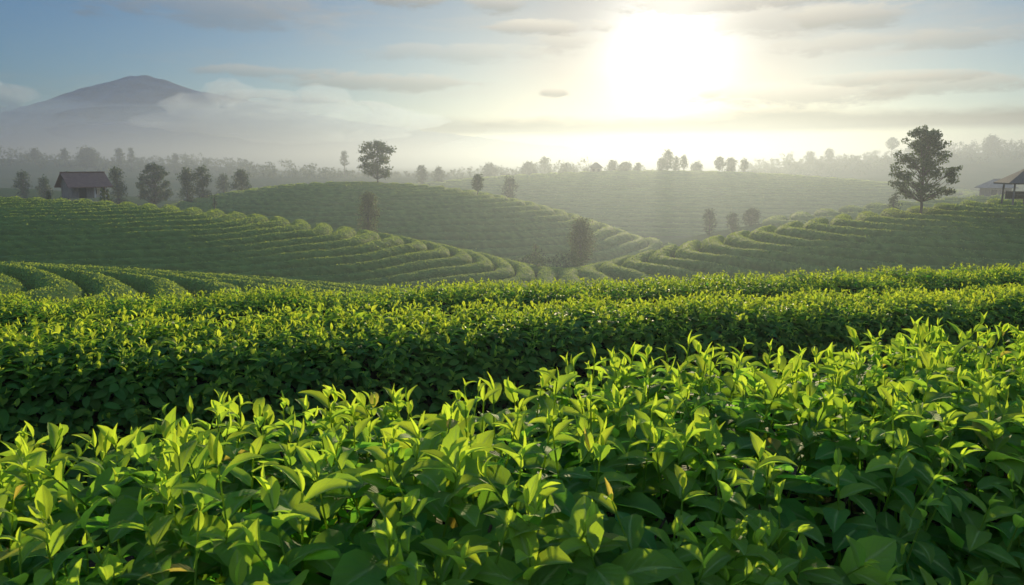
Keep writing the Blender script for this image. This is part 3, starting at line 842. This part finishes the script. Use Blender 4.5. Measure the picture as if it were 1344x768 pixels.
wood('woods', scatter(260, -60, 340, 370, 520, 1), 'misty dark green woods covering the low ridge behind the left trees', 4, 7.5, 201)
wood('woods', scatter(190, 330, 860, 300, 380, 2), 'pale hazy line of treetops beyond the middle hill', 3.5, 7, 203)
wood('woods', scatter(330, 960, 1420, 350, 500, 3), 'blue-green misty woods on the rising ridge behind the tall right tree', 4, 7.5, 205)
wood('woods', scatter(60, -80, 380, 175, 250, 4), 'hazy scrub and low trees on the flat behind the left trees', 2, 3.6, 207)
wood('scrub', [(x, y) for x, y in scatter(34, 680, 760, 66, 82, 5)], 'low tangled scrub in the bottom of the misty valley', 1.0, 2.2, 209, 1.8)

# ------------------------------------------------------------------ huts
def gable_roof(mb, L, W, z0, rise, th, over):
    hl, hw_ = L / 2 + over, W / 2 + over
    s = rise / (W / 2); ze = z0 - s * over
    for sg in (1, -1):
        V = [(-hl, sg * hw_, ze), (hl, sg * hw_, ze), (hl, 0, z0 + rise), (-hl, 0, z0 + rise)]
        V += [(a, b, c + th) for a, b, c in V]
        mb.add(V, [(0, 1, 2, 3), (7, 6, 5, 4), (0, 4, 5, 1), (1, 5, 6, 2), (2, 6, 7, 3), (3, 7, 4, 0)])
def tiled_hut(u, y, wpx, rz):
    x = at(u, 258, y)[0]; z = float(at(u, 259.5, y)[2])
    k = y / F_PX
    L, W, wallh, rise = 43 * k, 33 * k, 18 * k, 13.5 * k
    root = empty('tiled_hut', (x, y, z), rz)
    tag(root, 'small hut with reddish tiled gable roof and pale walls on the left tea hill', 'hut')
    w = MB(); t = .1
    x1 = L * .12           # enclosed room on the left, open porch on the right
    w.box((-L / 2 + (x1 + L / 2) / 2, -W / 2 + t / 2, wallh / 2), (x1 + L / 2, t, wallh)); w.box((0, W / 2 - t / 2, wallh / 2), (L, t, wallh))
    w.box((-L / 2 + t / 2, 0, wallh / 2), (t - .006, W - 2 * t, wallh)); w.box((x1, 0, wallh / 2), (t - .006, W - 2 * t, wallh))
    w.build('wall', MAT['weathered_wood'], root)
    p_ = MB(); p_.box((x1 + (L / 2 - x1) / 2, -W * .12, wallh * .46), (L / 2 - x1 - .2, .08, wallh * .90)); p_.build('pale_wall_panel', MAT['whitewash'], root)
    for q in range(2):
        d = MB(); d.box((x1 + .45 + q * .75, -W * .12 - .05, wallh * .5), (.30, .05, wallh * .5)); d.build('window', MAT['dark_inside'], root)
    for px_, py_ in ((x1 + .1, -W / 2 + .06), (L / 2 - .08, -W / 2 + .06), ((x1 + L / 2) / 2, -W / 2 + .06)):
        d = MB(); d.box((px_, py_ - .07, wallh / 2), (.11, .11, wallh)); d.build('post', MAT['whitewash'], root)
    d = MB(); d.box((-L * .20, -W / 2 - .03, wallh * .42), (.62, .05, wallh * .84)); d.build('door', MAT['dark_inside'], root)
    r_ = MB(); gable_roof(r_, L, W, wallh, rise, .09, .42); rf = r_.build('roof', MAT['roof_tile'], root)
    rc = MB(); rc.box((0, 0, wallh + rise + .10), (L + .84, .2, .1)); rc.build('ridge_cap', MAT['roof_tile'], rf)
    for sx in (-1, 1):
        g = MB(); xx = sx * (L / 2 - .05)
        g.add([(xx - .05, -W / 2, wallh), (xx - .05, W / 2, wallh), (xx - .05, 0, wallh + rise), (xx + .05, -W / 2, wallh), (xx + .05, W / 2, wallh), (xx + .05, 0, wallh + rise)],
              [(0, 1, 4, 3), (1, 2, 5, 4), (2, 0, 3, 5)], [(0, 2, 1), (3, 4, 5)])
        g.build('gable', MAT['weathered_wood'], root)
    return root
tiled_hut(111, 74, 60, R(50))
# fence posts and small bushes round the hut
for k, (u, vt, hw_) in enumerate(((63, 250, 3), (134, 246, 4), (141, 247, 4))):
    tree(u, vt, 70 + k, hw_, .1, ['tiny shrub left of the tiled hut', 'tiny dark shrub against the right corner of the tiled hut', 'tiny shrub just right of the tiled hut porch'][k], 'round', seed=180 + k, name='shrub', cat='shrub', leaf_px=1.5)

def open_shelter(u, y, v_base, v_top, halfw_px, label, mat_roof, name='open_shelter', posts=True, rz=0.0):
    k = y / F_PX; x = at(u, v_base, y)[0]; z = float(at(u, v_base, y)[2])
    root = empty(name, (x, y, z), rz); tag(root, label, 'shelter' if posts else 'hut')
    Ht = (v_base - v_top) * k; hw_ = halfw_px * k; eave = Ht * .50
    if posts:
        for sx in (-.72, 0, .72):
            for sy in (-.5, .5):
                d = MB(); d.tube([(sx * hw_ * 1.03, sy * hw_ * 1.02, -.3), (sx * hw_, sy * hw_, eave + .12)], .055, 7); d.build('post', MAT['weathered_wood'], root)
        d = MB(); d.box((0, .5 * hw_, eave * .25), (1.3 * hw_, .05, eave * .5)); d.build('half_wall', MAT['weathered_wood'], root)
        d = MB(); d.box((0, -.1 * hw_, eave * .30), (1.1 * hw_, .4, .05)); d.build('bench', MAT['weathered_wood'], root)
    else:
        d = MB(); d.box((0, 0, eave / 2 - .3), (1.5 * hw_, 1.0 * hw_, eave + .6)); d.build('wall', MAT['weathered_wood'], root)
        for sx in (-.4, .35):
            d = MB(); d.box((sx * hw_, -.5 * hw_ - .02, eave * .5), (.35 * hw_, .05, eave * .55)); d.build('window', MAT['dark_inside'], root)
    r_ = MB(); e, rr = hw_, .18 * hw_; w2 = .72 * hw_; th = .08
    for dz in (0, th):
        pass
    Vb = [(-e, -w2, eave), (e, -w2, eave), (e, w2, eave), (-e, w2, eave), (-rr, 0, Ht), (rr, 0, Ht)]
    Vt = [(a * 1.01, b * 1.01, c + th) for a, b, c in Vb]
    r_.add(Vb + Vt, [(0, 4, 5, 1), (2, 5, 4, 3), (6, 7, 11, 10), (8, 9, 10, 11), (0, 1, 7, 6), (1, 2, 8, 7), (2, 3, 9, 8), (3, 0, 6, 9)],
           [(0, 3, 4), (1, 5, 2), (6, 10, 9), (7, 8, 11)])
    rf = r_.build('roof', mat_roof, root)
    c_ = MB(); c_.box((0, 0, Ht + th), (2.4 * rr, .16, .09)); c_.build('ridge_cap', mat_roof, rf)
    return root
open_shelter(1352, 50, 262, 222, 36, 'open-sided field shelter with dark peaked roof at the right edge', MAT['thatch'], rz=R(-12))
open_shelter(1306, 135, 258, 236, 20, 'low bluish-roofed hut behind the right hill left of the field shelter', MAT['metal_roof'], 'metal_roofed_hut', posts=False)
open_shelter(782, 245, 227, 214, 9, 'tiny hut silhouetted on the crest of the far pale hill', MAT['thatch'], 'crest_hut', posts=False)

# ------------------------------------------------------------------ mountain (beyond the haze)
def mountain(name, pts, Yc, wf, seed, amp, label):
    pts = [(at(u, v, Yc)[0], at(u, v, Yc)[2]) for u, v in pts]
    xs = np.array([p[0] for p in pts]); zs = np.array([p[1] for p in pts])
    nx, ny = 420, 120
    gx = np.linspace(xs[0], xs[-1], nx); gy = np.linspace(Yc - wf, Yc + wf * .9, ny)
    XX, YY = np.meshgrid(gx, gy, indexing='ij')
    d = (YY - Yc) / wf
    cz = np.interp(XX, xs, zs)
    ker = np.ones(9) / 9; cz1 = np.convolve(np.pad(np.interp(gx, xs, zs), 4, mode='edge'), ker, 'valid'); cz = np.repeat(cz1[:, None], ny, 1)
    P = np.stack([XX.ravel(), YY.ravel() * .6], 1)
    def ridged(f, s): return (1 - np.abs(vnoise(P, f, s))).reshape(XX.shape)
    rg = ridged(.0035, seed) * .55 + ridged(.008, seed + 1) * .28 + ridged(.018, seed + 2) * .14
    fall = np.clip(1 - np.abs(d), 0, 1) ** 1.25
    gul = np.sin(np.clip(np.abs(d), 0, 1) * math.pi)
    z = -60 + (cz + 60) * fall - amp * (1 - rg) * gul * (cz + 60) + 6 * vnoise(P, .03, seed + 5).reshape(XX.shape)
    Q = (np.arange(nx - 1)[:, None] * ny + np.arange(ny - 1)[None])
    Q = np.stack([Q, Q + ny, Q + ny + 1, Q + 1], -1).reshape(-1, 4)
    o = mesh_obj(name, np.stack([XX, YY, z], -1).reshape(-1, 3), Q, MAT['mountain_forest_hazed'], smooth=True)
    tag(o, label, 'mountain', kind='structure'); return o
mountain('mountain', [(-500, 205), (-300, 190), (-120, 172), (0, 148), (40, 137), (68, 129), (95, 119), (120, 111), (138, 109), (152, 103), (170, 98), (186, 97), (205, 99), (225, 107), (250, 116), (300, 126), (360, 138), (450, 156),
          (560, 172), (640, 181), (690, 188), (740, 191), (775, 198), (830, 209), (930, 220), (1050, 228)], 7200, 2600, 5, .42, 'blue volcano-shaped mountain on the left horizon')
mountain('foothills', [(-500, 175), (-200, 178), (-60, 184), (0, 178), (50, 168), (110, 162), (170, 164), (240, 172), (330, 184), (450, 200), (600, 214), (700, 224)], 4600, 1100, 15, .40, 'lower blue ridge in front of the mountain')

# cloud wrapped round the mountain's shoulder: closed lumpy bodies filled with vapour
def vapour(name, dens, color, g):
    m = bpy.data.materials.new(name); m.use_nodes = True; m.node_tree.nodes.clear()
    o = m.node_tree.nodes.new('ShaderNodeOutputMaterial'); v = m.node_tree.nodes.new('ShaderNodeVolumePrincipled')
    v.inputs['Color'].default_value = (*color, 1); v.inputs['Density'].default_value = dens; v.inputs['Anisotropy'].default_value = g
    m.node_tree.links.new(v.outputs[0], o.inputs['Volume']); return m
cloud_mat = vapour('cloud_vapour', .0050, (.36, .43, .52), .45)
def cloud(lumps, label, seed, mat=None):
    r = np.random.default_rng(seed); mb = MB()
    for (u, v, y, rx, rzv) in lumps:
        c_ = at(u, v, y); k = y / F_PX
        nt_, np_ = 40, 24
        th, ph = np.meshgrid(np.linspace(0, 2 * math.pi, nt_, endpoint=False), np.linspace(0, math.pi, np_), indexing='ij')
        d = np.stack([np.cos(th) * np.sin(ph), np.sin(th) * np.sin(ph), np.cos(ph)], -1).reshape(-1, 3)
        s_ = int(r.integers(1e6))
        lump = 1 + .16 * vnoise(d, 3.5, s_) + .09 * vnoise(d, 8, s_ + 1) + .04 * vnoise(d, 17, s_ + 2)
        V = d * lump[:, None] * np.array([rx * k, rx * k * .45, rzv * k]) + c_
        i = np.arange(nt_)[:, None] * np_; i2 = ((np.arange(nt_) + 1) % nt_)[:, None] * np_; j = np.arange(np_ - 1)[None]
        mb.add(V, np.stack([i + j, i + j + 1, i2 + j + 1, i2 + j], -1).reshape(-1, 4))
    o = mb.build('cloud', mat or cloud_mat, None, True); tag(o, label, 'cloud', kind='stuff'); return o
cloud([(298, 122, 5200, 34, 16), (340, 134, 5000, 55, 17), (415, 135, 5100, 44, 20), (385, 150, 4900, 90, 22), (470, 152, 5000, 75, 18), (520, 160, 5100, 60, 12), (262, 140, 5000, 48, 17), (330, 166, 4800, 150, 20), (420, 172, 4850, 110, 15), (190, 172, 5600, 120, 10)],
      'grey cloud bank lying over the right shoulder of the mountain', 5)
cloud([(8, 124, 5300, 46, 13), (-40, 120, 5300, 60, 16), (-10, 140, 5400, 40, 8)], 'small dark cloud hanging at the left end of the mountain', 8)

mist_mat = vapour('mountain_mist_vapour', .0004, (.34, .50, .64), .4)
cloud([(40, 180, 3900, 380, 50), (340, 176, 3800, 260, 40), (-150, 176, 3700, 300, 34), (560, 184, 4000, 200, 16)], 'thin bluish mist hanging across the lower slopes of the mountain', 12, mist_mat)

# ------------------------------------------------------------------ haze: one closed box of even air
haze_mat = vapour('haze_air', HAZE_DENSITY, HAZE_COLOR, HAZE_G)
zb, zt_ = float(gz.min()) - 1.0, 22.0
hb = MB(); hb.box((0, 0, (zb + zt_) / 2), (5000, 5000, zt_ - zb))
hz = hb.build('haze', haze_mat); tag(hz, 'thin morning haze filling the valley', 'haze', kind='stuff')
